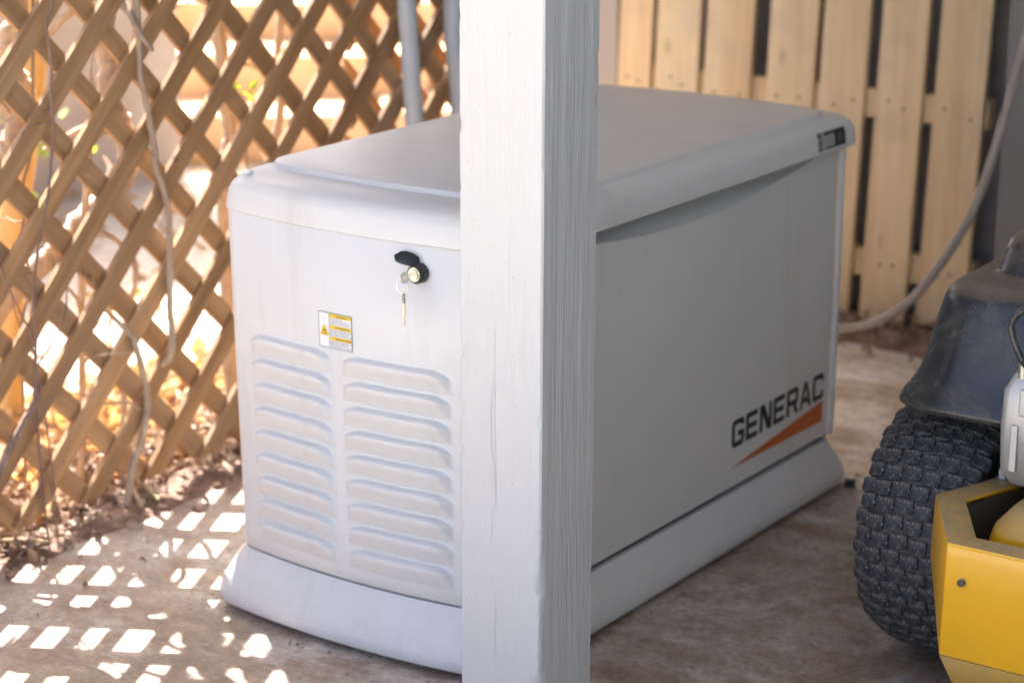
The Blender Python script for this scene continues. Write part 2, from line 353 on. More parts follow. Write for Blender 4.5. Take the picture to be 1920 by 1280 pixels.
# roof over the slab (keeps the sun off) and the house wall behind; unseen right-hand walls added to shape the light
mb = MB(); mb.box((-2.05, -.82, 2.46), (4.2, 3.4, 2.58)); roof = mb.obj('roof', M['ceiling']); roof['kind'] = 'structure'
mb = MB(); mb.box((-1.7, 2.52, -.02), (4.2, 2.68, 2.46)); hw = mb.obj('house_wall', M['siding'], org=(1.6, 2.6, 0)); tag(hw, 'dark grey house wall seen through the gaps of the pale pallet', 'wall')
for k in range(14):
    z = .02+k*.165; b = MB(); b.add([(-1.7, 2.518, z), (4.2, 2.518, z), (4.2, 2.502, z), (-1.7, 2.502, z), (-1.7, 2.518, z+.16), (4.2, 2.518, z+.16)], [(0, 1, 2, 3), (3, 2, 5, 4), (0, 3, 4), (1, 5, 2)])
    b.obj('siding_board', M['siding'], hw)
mb = MB(); mb.box((2.6, -.4, -.02), (2.75, 2.5, 2.46)); sw = mb.obj('added_side_wall', M['bluewall'], org=(2.9, .6, 0)); sw['kind'] = 'structure'  # unseen wall added to dim and cool light from the right
mb = MB(); mb.box((2.62, -5.0, -.02), (2.75, -.402, 2.9)); sw = mb.obj('added_light_block', M['bluedark'], org=(2.7, -2.7, 0)); sw['kind'] = 'structure'  # unseen dark wall added to keep light off the post's right face

# ================================================================== POST
def make_post():
    X0, X1, Y0, Y1 = .066, .206, -.227, -.087; H = 2.46; nz = 430; ch = .0028; ns = 16
    base = []
    def side(a, b):
        for i in range(ns+1): base.append((a[0]+(b[0]-a[0])*i/ns, a[1]+(b[1]-a[1])*i/ns))
    side((X0+ch, Y0), (X1-ch, Y0)); side((X1, Y0+ch), (X1, Y1-ch)); side((X1-ch, Y1), (X0+ch, Y1)); side((X0, Y1-ch), (X0, Y0+ch))
    rings = []; cx, cy = (X0+X1)/2, (Y0+Y1)/2
    for i in range(nz+1):
        z = H*i/nz; ring = []
        for x, y in base:
            n1 = noise.noise((x*60, y*60, z*3.2)); n2 = noise.noise((x*170, y*170, z*9)); n3 = noise.noise((x*8, y*8, z*1.7))
            d = .0005*n1+.0004*n2+.0011*n3
            ec = max(0, 1-math.hypot(x-X1, y-Y0)/.012)                 # knocked corner facing the camera
            if ec and z < .42:
                k = max(0, min(1, (.42-z)/.06))*max(0, .45+noise.noise((3.3, 1.7, z*26))*.9+.5*noise.noise((9, 2, z*90))); d -= ec*k*.0085
            elif ec: d -= ec*max(0, noise.noise((5, 5, z*30))-.25)*.006
            el = max(0, 1-math.hypot(x-X0, y-Y0)/.008); d -= el*max(0, noise.noise((1, 8, z*34))-.1)*.005
            er = max(0, 1-math.hypot(x-X1, y-Y1)/.008); d -= er*max(0, noise.noise((7, 3, z*34))-.15)*.005
            v = Vector((x-cx, y-cy)); l = max(abs(v.x), abs(v.y)); s = (l+d)/l; ring.append((cx+v.x*s, cy+v.y*s, z))
        rings.append(ring)
    mb = MB().loft(rings); p = mb.obj('porch_post', M['post'], smooth=35, org=(cx, cy, 0))
    tag(p, 'square white painted wooden post standing in front of the generator', 'post')
make_post()
# ================================================================== GENERATOR
G = thing('standby_generator', 'large pale grey standby generator with louvred front standing behind the white post', 'generator', (-.32, .6, 0))
def ring(z, sx0, sx1, f, r, bow=.032, bk=None): return rrect(-.645+sx0, -sx1, -.032+f, 1.252-(f if bk is None else bk), r, bow, z=z)
base = MB().loft([ring(.010, .014, .014, .016, .055), ring(.014, .004, .004, .004, .056), ring(.022, 0, 0, 0, .056), ring(.036, .001, .001, .001, .055),
                  ring(.052, .007, .005, .007, .052), ring(.104, .034, .026, .040, .043), ring(.108, .036, .028, .0425, .042)]).obj('base', M['coat2'], G, 40)
MB().loft([ring(.0, .03, .03, .035, .05), ring(.012, .03, .03, .035, .05)]).obj('base_gap_shade', M['dark'], G)  # dark filler painted in for the shaded gap below the base
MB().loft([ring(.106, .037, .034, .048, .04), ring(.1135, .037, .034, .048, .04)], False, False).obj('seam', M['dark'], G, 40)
body = MB().loft([ring(.1105, .033, .030, .044, .04, bk=.044), ring(.708, .029, .030, .030, .04, bk=.044)]).obj('enclosure', M['coat'], G, 40)
def front_y(x, z=.4):
    f = .044-.014*(z-.1105)/.5975; x0, x1 = -.645+.031, -.030; t = (x-(x0+x1)/2)/((x1-x0)/2); return -.032+f+.032*t*t
# front panel, proud of the enclosure by 2 mm, with openings for the two columns of pressed louvres
LC = ((-.547, -.354), (-.337, -.124)); ZT, PITCH, NR = .509, .0415, 9
bm = bmesh.new(); bm.from_mesh(body.data)
bmesh.ops.delete(bm, geom=[f for f in bm.faces if f.normal.y < -.85 and abs(f.normal.z) < .5 and -.556 < f.calc_center_median().x-.32 < -.115], context='FACES'); bm.to_mesh(body.data); bm.free()
brk = [-.580, LC[0][0], LC[0][1], LC[1][0], LC[1][1], -.060]; zb_ = [.1108, .1125, ZT-NR*PITCH, ZT, .704, .7062]
mb = MB()
for i in range(5):
    k = (2, 14, 2, 15, 4)[i]; xs = [brk[i]+(brk[i+1]-brk[i])*j/k for j in range(k+1)]
    for j in range(5):
        if i in (1, 3) and j == 2: continue
        mb.loft([[(x, front_y(x, z)+(.0012 if z in (.1108, .7062) else -.0018), z) for x in xs] for z in (zb_[j], zb_[j+1])], False, False, False)
fp = mb.obj('front_panel', M['coat'], G, 40)
bm = bmesh.new(); bm.from_mesh(fp.data); bmesh.ops.remove_doubles(bm, verts=bm.verts, dist=1e-5); bmesh.ops.recalc_face_normals(bm, faces=bm.faces); bm.to_mesh(fp.data); bm.free()
for sx in (-1, 1):     # side flanges folding the panel back to the enclosure
    x = brk[0] if sx < 0 else brk[-1]
    MB().add([(x, front_y(x, .1125)-.0018, .1125), (x, front_y(x, .704)-.0018, .704), (x+.0015*sx, front_y(x, .704)+.004, .704), (x+.0015*sx, front_y(x, .1125)+.004, .1125)], [(0, 1, 2, 3)]).obj('panel_fold', M['coat'], fp)
def hood(u0, u1, h):
    nu, nv = 60, 30; V = []; F = []
    def smin(*a):
        k = .0016; return -k*math.log(sum(math.exp(-q/k) for q in a))
    for j in range(nv+1):
        for i in range(nu+1):
            x = u0+(u1-u0)*i/nu; v = (j/nv)**1.25; t = v*h; z = h-t
            a_, b_ = x-u0-.004, u1-.004-x
            q = min(max(a_, 0)/.040, 1); q2 = min(max(b_, 0)/.034, 1)      # the crest drops in an arc towards both ends
            arc = .0085*((1-q)**2+(1-q2)**2)*1.6
            p = smin((t-.0035-arc)*5.0, .0018+(h*.95-t)*.54, a_*1.1, b_*1.1, .0155)
            p = max(0, p) if 0 < i < nu and 0 < j < nv and t < h*.955 else 0
            V.append((x, front_y(x, .11)-.0018-p, z))
    for j in range(nv):
        for i in range(nu): a = j*(nu+1)+i; F.append((a, a+1, a+nu+2, a+nu+1))
    return V, F
for u0, u1 in LC:
    V, F = hood(u0, u1, PITCH); src = None
    for k in range(NR):
        z = ZT-(k+1)*PITCH; loc = (0, -.014*(z+PITCH/2-.1105)/.5975, z)
        if src is None: src = mesh('louvre', V, F, M['coat'], fp, 50); src.location = loc
        else: link_copy(src, fp, loc)
# side panel with the scooped grip under the lid
V = []; F = []; ny, ya, yb = 90, .075, 1.150
prof_ = [(0, 0), (.006, 1)]
for i in range(ny+1):
    y = ya+(yb-ya)*i/ny; t = (y-.60)/.50
    zl = min(.704, .656+.050*t*t); dp = .060*max(0, min(1, (1-abs(t))*5))
    zs = [.1195, .121]+[.121+(zl-.121)*k/8 for k in range(1, 8)]+[zl-.002, zl, zl+.25*(.706-zl), zl+.6*(.706-zl), .706]
    for j, z in enumerate(zs):
        q = max(0, (z-zl)/max(.706-zl, .004)); x = -.0268-dp*min(1, q*1.6) if z > zl else -.0268
        if i in (0, ny) or j == 0: x = min(x, -.0298)
        V.append((x, y, z))
nz_ = len(zs)
for i in range(ny):
    for j in range(nz_-1): a = i*nz_+j; F.append((a, a+nz_, a+nz_+1, a+1))
# open the enclosure's side behind the panel so the scoop stays visible
bm = bmesh.new(); bm.from_mesh(body.data)
dead = [f for f in bm.faces if f.normal.x > .9 and .05 < f.calc_center_median().y+.6 < 1.17 and f.calc_area() > .01]
for f in dead:
    pass
bmesh.ops.delete(bm, geom=dead, context='FACES'); bm.to_mesh(body.data); bm.free()
sp = mesh('side_panel', V, F, M['coat'], G, 45)
MB().box((-.033, 1.158, .114), (-.0245, 1.172, .706), .002).obj('corner_trim', M['coat'], G)
MB().box((-.033, .05, .114), (-.0285, .072, .706), .0015).obj('corner_trim', M['coat'], G)
# lid
def lr(z, s, f): return rrect(-.6205+s, -s+.001, -.006+f, 1.226-f, max(.02, .050-s*.2), .030, z=z)
lid = MB().loft([lr(.7065, .030, .034), lr(.7065, .002, .003), lr(.709, 0, 0), lr(.738, .003, .004), lr(.750, .008, .010), lr(.759, .015, .022), lr(.7645, .022, .042), lr(.7662, .026, .056),
                 lr(.7670, .030, .084), lr(.7680, .032, .0885), lr(.7755, .0352, .0925), lr(.7772, .040, .0965), lr(.7785, .06, .125), lr(.7805, .13, .23), lr(.782, .22, .4)], False, True).obj('lid', M['coat2'], G, 32)
MB().tube([(-.575, .060, .764), (-.575, .060, .7688)], .008, 12).obj('lid_screw', M['coat'], lid, True)
# lock with its cap, key and ring
lx, lz = -.177, .663; ly = front_y(lx, lz)-.002
def disc(mb, c, r0, r1, y0, y1, n=28):
    mb.loft([[(c[0]+r0*math.cos(2*math.pi*k/n), y0, c[1]+r0*math.sin(2*math.pi*k/n)) for k in range(n)],
             [(c[0]+r1*math.cos(2*math.pi*k/n), y1, c[1]+r1*math.sin(2*math.pi*k/n)) for k in range(n)]], True, True); return mb
lock = disc(disc(MB(), (lx, lz), .0165, .0158, ly, ly-.013), (lx, lz), .0158, .014, ly-.013, ly-.016).obj('lock', M['black'], G, 30)
disc(disc(MB(), (lx, lz), .0112, .0112, ly-.0155, ly-.0175), (lx, lz), .0095, .0085, ly-.0175, ly-.0195).obj('cylinder', M['chrome'], lock, 30)
# flap raised to the upper left
c0 = Vector((lx+.003, ly-.012, lz+.0155)); d = Vector((-.026, -.015, .012)); sd = Vector((.005, .014, .005))
capv = []
for s_, wd in ((0, .45), (.15, .8), (.5, 1.05), (.85, 1), (1.0, .6)):
    for a, t in ((-1, 0), (1, 0), (1, 1), (-1, 1)): capv.append(c0+d*s_+sd*a*wd*.75+Vector((-.1, -.05, .98))*(.006*t))
MB().loft([capv[i*4:i*4+4] for i in range(5)]).obj('dust_cap', M['black'], lock, 60)
# key in the lock, ring, second key hanging
def keyhead(mb, c, ax, nrm, r=.0115, hole=.004, th=.002):
    ax = Vector(ax).normalized(); nrm = Vector(nrm).normalized(); b = nrm.cross(ax); rings = []
    for (rr, t) in ((r, -th/2), (r, th/2), (hole, th/2), (hole, -th/2), (r, -th/2)):
        rings.append([Vector(c)+(ax*math.cos(2*math.pi*k/20)+b*math.sin(2*math.pi*k/20)*.85)*rr+nrm*t for k in range(20)])
    return mb.loft(rings, False, False)
ky = MB(); keyhead(ky, (lx-.001, ly-.040, lz), (0, 1, 0), (.9, .05, .25), .0105, .003)
ky.box((lx-.002, ly-.032, lz-.004), (lx, ly-.019, lz+.004)); ky.obj('key', M['brass'], lock, 40)
hc = Vector((lx-.001, ly-.045, lz-.013)); ringp = [hc+Vector((.0115*math.cos(2*math.pi*k/28), .0, .0115*math.sin(2*math.pi*k/28))) for k in range(29)]
MB().tube(ringp, .0009, 6, False).obj('key_ring', M['chrome'], lock, True)
k2 = MB(); kc = hc+Vector((.002, 0, -.0185)); keyhead(k2, kc, (0, 0, 1), (.6, .8, 0), .0085, .003)
k2.prism([(kc.x-.0032, kc.z-.008), (kc.x+.0032, kc.z-.008), (kc.x+.0022, kc.z-.016), (kc.x+.0030, kc.z-.022), (kc.x+.0016, kc.z-.028), (kc.x+.0016, kc.z-.043), (kc.x-.0002, kc.z-.045), (kc.x-.0022, kc.z-.042), (kc.x-.0016, kc.z-.033), (kc.x-.0026, kc.z-.027)], 1, kc.y-.001, kc.y+.001)
k2.obj('spare_key', M['brass'], lock, 40)

def text(body, size, fn, name, mt, parent, align='LEFT', bold=0):
    """text laid on a surface: fn(u, v) -> world point"""
    cu = bpy.data.curves.new(name, 'FONT'); cu.body = body; cu.size = size; cu.align_x = align; cu.offset = bold; cu.resolution_u = 2
    o = bpy.data.objects.new(name, cu); C.objects.link(o)
    me = bpy.data.meshes.new_from_object(o.evaluated_get(bpy.context.evaluated_depsgraph_get())); bpy.data.objects.remove(o)
    V = [fn(v.co.x, v.co.y) for v in me.vertices]; F = [tuple(p.vertices) for p in me.polygons]
    bpy.data.meshes.remove(me); return mesh(name, V, F, mt, parent)
# warning sticker
X0, X1, Z0, Z1 = -.381, -.311, .512, .572
def sf(o): return lambda u, v: (u, front_y(u, v)-.0018-o, v)
def patch(f, x0, x1, z0, z1, k=6): return ([f(x0+(x1-x0)*i/k, z) for z in (z0, z1) for i in range(k+1)], [(i, i+1, i+k+2, i+k+1) for i in range(k)])
stk = MB().add(*patch(sf(.0008), X0, X1, Z0, Z1)).obj('warning_sticker', M['green'], G)
MB().add(*patch(sf(.0012), X0+.0016, X1-.0012, Z0+.0014, Z1-.0014)).obj('sticker_face', M['white'], stk)
MB().add(*patch(sf(.0015), X0+.0228, X0+.0234, Z0+.0014, Z1-.0014, 1)).obj('divider', M['textgrey'], stk)
rows = (('CAUTION', ('HOT SURFACES', 'TO REDUCE THE RISK OF', 'BURN, DO NOT TOUCH.')), ('ATTENTION', ('SURFACES CHAUDES. POUR', 'REDUIRE LE RISQUE DE', 'BRULURE, NE PAS TOUCHER.')), ('PRECAUCION', ('SUPERFICIES CALIENTES. PARA', 'REDUCIR EL RIESGO DE', 'QUEMADURAS, NO TOCAR.')))
for k, (h, ls) in enumerate(rows):
    zt = Z1-.0018-k*.0190
    MB().add(*patch(sf(.0016), X0+.0236, X1-.0014, zt-.0058, zt)).obj('amber_band', M['amber'], stk)
    g = sf(.0020); text(h, .0052, lambda u, v, zt=zt: g(u+X0+.036, v+zt-.0048), 'heading', M['ink'], stk)
    for j, l in enumerate(ls): text(l, .0036, lambda u, v, zt=zt, j=j: g(u+X0+.0245, v+zt-.0095-j*.0038), 'lettering', M['textgrey'], stk)
tx, tz = X0+.0125, Z0+.027
g = sf(.0016); MB().add([g(tx-.010, tz-.006), g(tx+.010, tz-.006), g(tx, tz+.0135)], [(0, 1, 2)]).obj('hazard_triangle', M['amber'], stk)
g2 = sf(.0020); sym = MB()
for k in range(3): sym.add([g2(tx-.004+k*.0032, tz+.0055-.001*k), g2(tx-.0022+k*.0032, tz+.0045-.001*k), g2(tx-.0012+k*.0032, tz+.001-.0006*k), g2(tx-.003+k*.0032, tz+.001-.0006*k)], [(0, 1, 2, 3)])
sym.add([g2(tx-.005, tz-.0032), g2(tx+.005, tz-.0032), g2(tx+.005, tz-.0044), g2(tx-.005, tz-.0044)], [(0, 1, 2, 3)]); sym.obj('hazard_symbol', M['ink'], stk)

# lettering and orange wedge on the long side
XL = -.0268+.0006
LW, LH, st_, gap = .0475, .0535, .0115, .0062
def bars(mb, rects, ox, oz):
    for poly in rects: mb.add([(XL, ox+a*LW, oz+b*LH) for a, b in poly], [tuple(range(len(poly)))])
sw_, sh = st_/LW, st_/LH*.92
Gl = {
 'G': [[(.0, .16), (.12, 0), (sw_, sh), (sw_, 1-sh), (.12, 1), (0, .84)], [(.12, 0), (.88, 0), (1-sw_, sh), (sw_, sh)], [(.88, 0), (1, .16), (1, .56), (1-sw_, .56-sh), (1-sw_, sh)], [(.48, .56-sh), (1-sw_, .56-sh), (1, .56), (.48, .56)],
       [(sw_, 1-sh), (1-sw_, 1-sh), (.88, 1), (.12, 1)], [(1-sw_, .72), (1, .72), (1, .84), (.88, 1), (1-sw_, 1-sh)]],
 'E': [[(0, 0), (sw_, 0), (sw_, 1), (0, 1)], [(sw_, 0), (.95, 0), (.95, sh), (sw_, sh)], [(sw_, .5-sh/2), (.88, .5-sh/2), (.88, .5+sh/2), (sw_, .5+sh/2)], [(sw_, 1-sh), (.95, 1-sh), (.95, 1), (sw_, 1)]],
 'N': [[(0, 0), (sw_, 0), (sw_, .62), (.36, 1), (0, 1)], [(sw_, .62), (1-sw_-.12, 0), (1-sw_, 0), (1-sw_, .38), (.36, 1)], [(1-sw_, 0), (1, 0), (1, 1), (1-sw_, 1)]],
 'R': [[(0, 0), (sw_, 0), (sw_, 1), (0, 1)], [(sw_, 1-sh), (1-sw_, 1-sh), (.9, 1), (sw_, 1)], [(1-sw_, .36+sh), (.9, .36), (1, .48), (1, .86), (.9, 1), (1-sw_, 1-sh)], [(sw_, .36), (.9, .36), (1-sw_, .36+sh), (sw_, .36+sh)], [(.55, .36), (.76, 0), (1.04, 0), (.82, .36)]],
 'A': [[(0, 0), (.25, 0), (.6, 1), (.37, 1)], [(.77, 0), (1.03, 0), (.65, 1), (.52, .77)], [(.3, .2), (.7, .2), (.63, .2+sh), (.37, .2+sh)]],
 'C': [[(.0, .16), (.12, 0), (sw_, sh), (sw_, 1-sh), (.12, 1), (0, .84)], [(.12, 0), (.88, 0), (1-sw_, sh), (sw_, sh)], [(sw_, 1-sh), (1-sw_, 1-sh), (.88, 1), (.12, 1)], [(1-sw_, .70), (1, .70), (1, .84), (.88, 1), (1-sw_, 1-sh)], [(.88, 0), (1, .16), (1, .30), (1-sw_, .30), (1-sw_, sh)]],
}
for k, ch in enumerate('GENERAC'):
    mb = MB(); bars(mb, Gl[ch], .752+k*(LW+gap), .1965+k*.0010); mb.obj('letter', M['ink'], sp)
text('TM', .006, lambda u, v: (XL, 1.128+u, .254+v), 'trademark', M['ink'], sp)
MB().add([(XL, .748, .1585), (XL, 1.120, .1545), (XL, 1.120, .197)], [(0, 1, 2)]).obj('orange_wedge', M['orange'], sp)
# badge on the lid's edge
def lf(o): return lambda y, z: (-(.003*(z-.709)/.029 if z < .738 else .003+.006*(z-.738)/.014)+.001+o, y, z)
def sk(y0, y1, z0, z1, o, shear=0): f = lf(o); zm = .738; return [f(y0, z0), f(y1, z0), f(y1, zm), f(y1, z1), f(y0, z1), f(y0, zm)] if z0 < zm < z1 else [f(y0, z0), f(y1, z0), f(y1, z1), f(y0, z1)]
def quad(nm, mt, *a):
    q = sk(*a); F = [(0, 1, 2, 5), (5, 2, 3, 4)] if len(q) == 6 else [(0, 1, 2, 3)]
    return MB().add(q, F).obj(nm, mt, bd if nm != 'rating_sticker' else lid)
bd = None; bd = quad('rating_sticker', M['badge'], 1.003, 1.118, .714, .749, .0006)
quad('dark_block', M['ink'], 1.070, 1.114, .716, .747, .0012); quad('pale_block', M['textgrey'], 1.082, 1.100, .724, .740, .0016)
quad('dark_bar', M['ink'], 1.030, 1.070, .742, .747, .0012); quad('dark_bar', M['ink'], 1.035, 1.070, .716, .7195, .0012); quad('dark_block', M['textgrey'], 1.004, 1.018, .739, .748, .0012); quad('dark_block', M['textgrey'], 1.005, 1.018, .715, .721, .0012)
quad('grey_bar', M['textgrey'], 1.008, 1.016, .724, .736, .0012)
mb = MB(); mb.tube([(-.004, 1.19, .009), (.016, 1.20, .009)], .009, 10); mb.obj('anchor_bolt', M['dark'], G, True)

# ================================================================== LATTICE
def clip(poly, ax, lim, keep_less):
    out = []
    for i in range(len(poly)):
        a, b = poly[i], poly[(i+1) % len(poly)]
        ia = (a[ax] <= lim) == keep_less or a[ax] == lim; ib = (b[ax] <= lim) == keep_less or b[ax] == lim
        if ia: out.append(a)
        if ia != ib:
            t = (lim-a[ax])/(b[ax]-a[ax]); out.append((a[0]+(b[0]-a[0])*t, a[1]+(b[1]-a[1])*t))
    return out
ROT = {1: Matrix(((0, 0, 1), (.70711, -.70711, 0), (.70711, .70711, 0))), -1: Matrix(((0, 0, 1), (-.70711, -.70711, 0), (.70711, -.70711, 0)))}
def lattice(name, label, Y0, Y1, Z0, Z1, X, y_off, pitch=.1655, wd=.0585, th=.0105):
    L = thing(name, label, 'lattice', (X, (Y0+Y1)/2, 0))
    n0 = int((Y0-Z1-1)/pitch)-2; n1 = int((Y1+Z1+1)/pitch)+2
    for s in (1, -1):
        x = X+(.0055 if s == 1 else -.0055)
        for k in range(n0, n1):
            a = y_off+k*pitch; j = random.uniform(-.002, .002)
            a += j; b = a+wd*random.uniform(.93, 1.08)
            if s == 1: P = [(a, Z0), (b, Z0), (b+(Z1-Z0), Z1), (a+(Z1-Z0), Z1)]
            else: P = [(a, Z0), (b, Z0), (b-(Z1-Z0), Z1), (a-(Z1-Z0), Z1)]
            for ax, lim, kl in ((0, Y1, True), (0, Y0, False)):
                P = clip(P, ax, lim, kl)
                if len(P) < 3: break
            if len(P) < 3: continue
            c = (sum(p[0] for p in P)/len(P), sum(p[1] for p in P)/len(P))
            Mx = ROT[s]; inv = Mx.transposed(); V = []
            for dx in (-th/2, th/2): V += [inv @ Vector((dx, p[0]-c[0], p[1]-c[1])) for p in P]
            n = len(P); F = [tuple(range(n))[::-1], tuple(range(n, 2*n))]+[(i, (i+1) % n, n+(i+1) % n, n+i) for i in range(n)]
            me = bpy.data.meshes.new('lattice_strip'); me.from_pydata([tuple(v) for v in V], [], F); me.update(); me.materials.append(M['lattice'])
            bm = bmesh.new(); bm.from_mesh(me); bmesh.ops.recalc_face_normals(bm, faces=bm.faces); bm.to_mesh(me); bm.free()
            o = bpy.data.objects.new('lattice_strip', me); C.objects.link(o); o.parent = L
            o.location = (x+random.uniform(-.0015, .0015)-X, c[0]-(Y0+Y1)/2, c[1]); o.rotation_euler = (Mx @ Matrix.Rotation(random.gauss(0, .0035), 3, 'Z')).to_euler()
    return L
lattice('lattice_screen', 'brown diagonal wooden lattice along the left, vines threaded through it', -1.5, 1.62, .047, 2.34, -1.1, -.028)
lattice('lattice_screen', 'second brown lattice layer overlapping behind the grey conduits', 1.02, 1.95, .05, 2.34, -1.135, .045)

# conduits
mb = MB(); mb.tube([(-1.05, 1.06, 1.5), (-1.05, 1.12, .91), (-1.05, 1.146, .63), (-1.05, 1.19, -.01)], .0205, 16); tag(mb.obj('conduit_pipe', M['pipe'], None, True, (-1.05, 1.19, 0)), 'straight grey-blue conduit in front of the lattice, left of the pair', 'pipe', 'conduits by the lattice')
mb = MB(); mb.tube(spline([(-1.05, 1.27, 1.5), (-1.05, 1.290, .90), (-1.05, 1.292, .80), (-1.05, 1.315, .655), (-1.05, 1.32, .4), (-1.05, 1.32, -.01)]), .022, 16); tag(mb.obj('conduit_pipe', M['pipe'], None, True, (-1.05, 1.32, 0)), 'bent grey-blue conduit partly hidden by the left edge of the white post', 'pipe', 'conduits by the lattice')

# ================================================================== PALLET, BACK CORNER
P_ = thing('pallet', 'pale pine pallet standing upright against the back wall behind the generator', 'pallet', (-.72, 2.36, 0))
edges = [(-1.262, -1.164), (-1.147, -1.02), (-.998, -.864), (-.815, -.683), (-.664, -.54), (-.506, -.384), (-.351, -.223)]
for i, (a, b) in enumerate(edges):
    lo, hi = .016+random.uniform(-.012, .012), 1.22+random.uniform(-.02, .02); sh = .034
    a += 0.0; bmx = MB(); c = ((a+b)/2, 2.352, (lo+hi)/2)
    f = lambda x, z: x-(.84-z)*sh
    V = [(f(x, z), y, z) for z in (lo, hi) for x, y in ((a, 2.338), (b, 2.338), (b, 2.357), (a, 2.357))]
    bmx.add(V, [(0, 3, 2, 1), (4, 5, 6, 7), (0, 1, 5, 4), (1, 2, 6, 5), (2, 3, 7, 6), (3, 0, 4, 7)]); o = bmx.obj('board', M['pine'], P_)
for z in (.158, .566, 1.12):
    MB().box((-1.262-(.84-z)*.034, 2.3585, z-.035), (-.215-(.84-z)*.034, 2.395, z+.035)).obj('batten', M['pine'], P_)
for a, b in edges:
    for z in (.158, .566):
        for q in (.3, .7):
            x = a+(b-a)*q+random.uniform(-.012, .012)-(.84-z)*.034; zz = z+random.uniform(-.015, .015)
            mb = MB(); mb.tube([(x, 2.3395, zz), (x, 2.3365, zz)], .0040, 8); mb.obj('nail', M['darksteel'], P_)
mb = MB(); mb.box((-1.42, 2.335, -.02), (-1.272, 2.45, 2.46), .004); tag(mb.obj('corner_post', M['badge'], org=(-1.35, 2.39, 0)), 'blurred whitish post at the left end of the pallet', 'post')
# dark timber and grey panel right of the pallet
mb = MB(); mb.box((-.165, 2.40, -.01), (-.105, 2.44, 2.30), .003); tag(mb.obj('timber_stud', M['greypanel'], org=(-.135, 2.42, 0)), 'narrow grey stud between the pallet and the grey panel', 'timber')
mb = MB(); mb.box((-.085, 2.36, -.01), (-.03, 2.40, 1.2), .003); tag(mb.obj('timber_stud', M['greywood'], org=(-.06, 2.38, 0)), 'dark brown weathered stud beside the grey panel', 'timber')
mb = MB(); mb.box((.020, 1.84, -.0), (.46, 2.12, 2.2), .006); gp = mb.obj('grey_cabinet', M['greypanel'], org=(.22, 1.98, 0)); tag(gp, 'tall plain grey cabinet at the right edge behind the mower', 'cabinet')
MB().box((.05, 1.832, .06), (.42, 1.8385, 2.12), .002).obj('door', M['greypanel'], gp)
MB().box((.37, 1.805, 1.0), (.385, 1.832, 1.14), .003).obj('handle', M['darksteel'], gp)
mb = MB(); hp = spline([(.21, 1.58, 1.10), (.152, 1.6, .853), (.09, 1.6, .582), (.039, 1.6, .45), (-.05, 1.6, .309), (-.133, 1.6, .237), (-.215, 1.6, .206), (-.33, 1.58, .19)], 9)
mb.tube(hp, [.0098+.0008*math.sin(i*2.3) for i in range(len(hp))], 10); tag(mb.obj('hose', M['hose'], None, True, (-.33, 1.58, 0)), 'pale braided hose curving down in front of the pallet', 'hose')

# ================================================================== MOWER
MW = thing('riding_mower', 'yellow riding mower with dusty black fender and chunky turf tyre', 'mower', (1.0, .575, 0))
def wheel(xa, xb, blocks):
    yc, zc, Rt = .575, .2215, .2085; xm, hw_ = (xa+xb)/2, (xb-xa)/2
    def rad(dx): return Rt-.020*(abs(dx)/hw_)**3
    prof = [(-hw_*.86, .112), (-hw_*.93, .135), (-hw_*1.0, .165), (-hw_*.985, .183)]+[(hw_*t, rad(hw_*t)) for t in (-.93, -.75, -.5, -.25, 0, .25, .5, .75, .93)]+[(hw_*.985, .183), (hw_*1.0, .165), (hw_*.93, .135), (hw_*.86, .112)]
    n = 64; rings = [[(xm+dx, yc+r*math.cos(2*math.pi*k/n), zc+r*math.sin(2*math.pi*k/n)) for k in range(n)] for dx, r in prof]
    ty = MB().loft(rings, False, False).obj('tyre', M['carcass'], MW, 60)
    rp = [(-hw_*.86, .114), (-hw_*.80, .108), (-hw_*.45, .095), (-hw_*.40, .03), (hw_*.40, .03), (hw_*.45, .095), (hw_*.80, .108), (hw_*.86, .114)]
    MB().loft([[(xm+dx, yc+r*math.cos(2*math.pi*k/32), zc+r*math.sin(2*math.pi*k/32)) for k in range(32)] for dx, r in rp]).obj('rim', M['yellow'], MW, 40)
    if not blocks: return
    # one chamfered tread block, shared by all
    V = []; bw, bl, bh = .0154, .0120, .0074
    def oc(a, b, c, z): return [(-a+c, -b, z), (a-c, -b, z), (a, -b+c, z), (a, b-c, z), (a-c, b, z), (-a+c, b, z), (-a, b-c, z), (-a, -b+c, z)]
    Rg = [oc(bw, bl, .003, -.006), oc(bw*.97, bl*.96, .003, bh*.8), oc(bw*.86, bl*.84, .003, bh)]
    mbk = MB().loft(Rg, False, True)
    mbk.add([(-bw*.5, -.0009, bh+.0002), (bw*.45, -.0009, bh+.0002), (bw*.45, .0009, bh+.0002), (-bw*.5, .0009, bh+.0002)], [(0, 1, 2, 3)])
    me = bpy.data.meshes.new('tread_block'); me.from_pydata(mbk.V, [], mbk.F); me.update(); me.materials.append(M['rubber'])
    rows_, cols = 48, (-.93, -.56, -.19, .18, .55, .92)
    for r in range(rows_):
        th = 2*math.pi*r/rows_
        for ci, cc in enumerate(cols):
            dx = cc*hw_+(.006 if r % 2 else -.006); dx = max(-hw_*.93, min(hw_*.93, dx)); t2 = th+(.008 if ci % 2 else -.008)+random.uniform(-.006, .006)
            rr = rad(dx); sl_ = -.060*(abs(dx)/hw_)**2*math.copysign(1, dx)/hw_     # dr/dx
            er = Vector((0, math.cos(t2), math.sin(t2))); et = Vector((0, -math.sin(t2), math.cos(t2))); ex = Vector((1, 0, 0))
            nrm = (er-ex*sl_).normalized(); tx_ = (ex+er*sl_).normalized()
            Mx = Matrix((tx_, et, nrm)).transposed().to_4x4(); Mx.translation = Vector((xm+dx, yc, zc))+er*(rr-.001)-origin(MW)
            o = bpy.data.objects.new('tread_block', me); C.objects.link(o); o.parent = ty; o.matrix_local = Mx
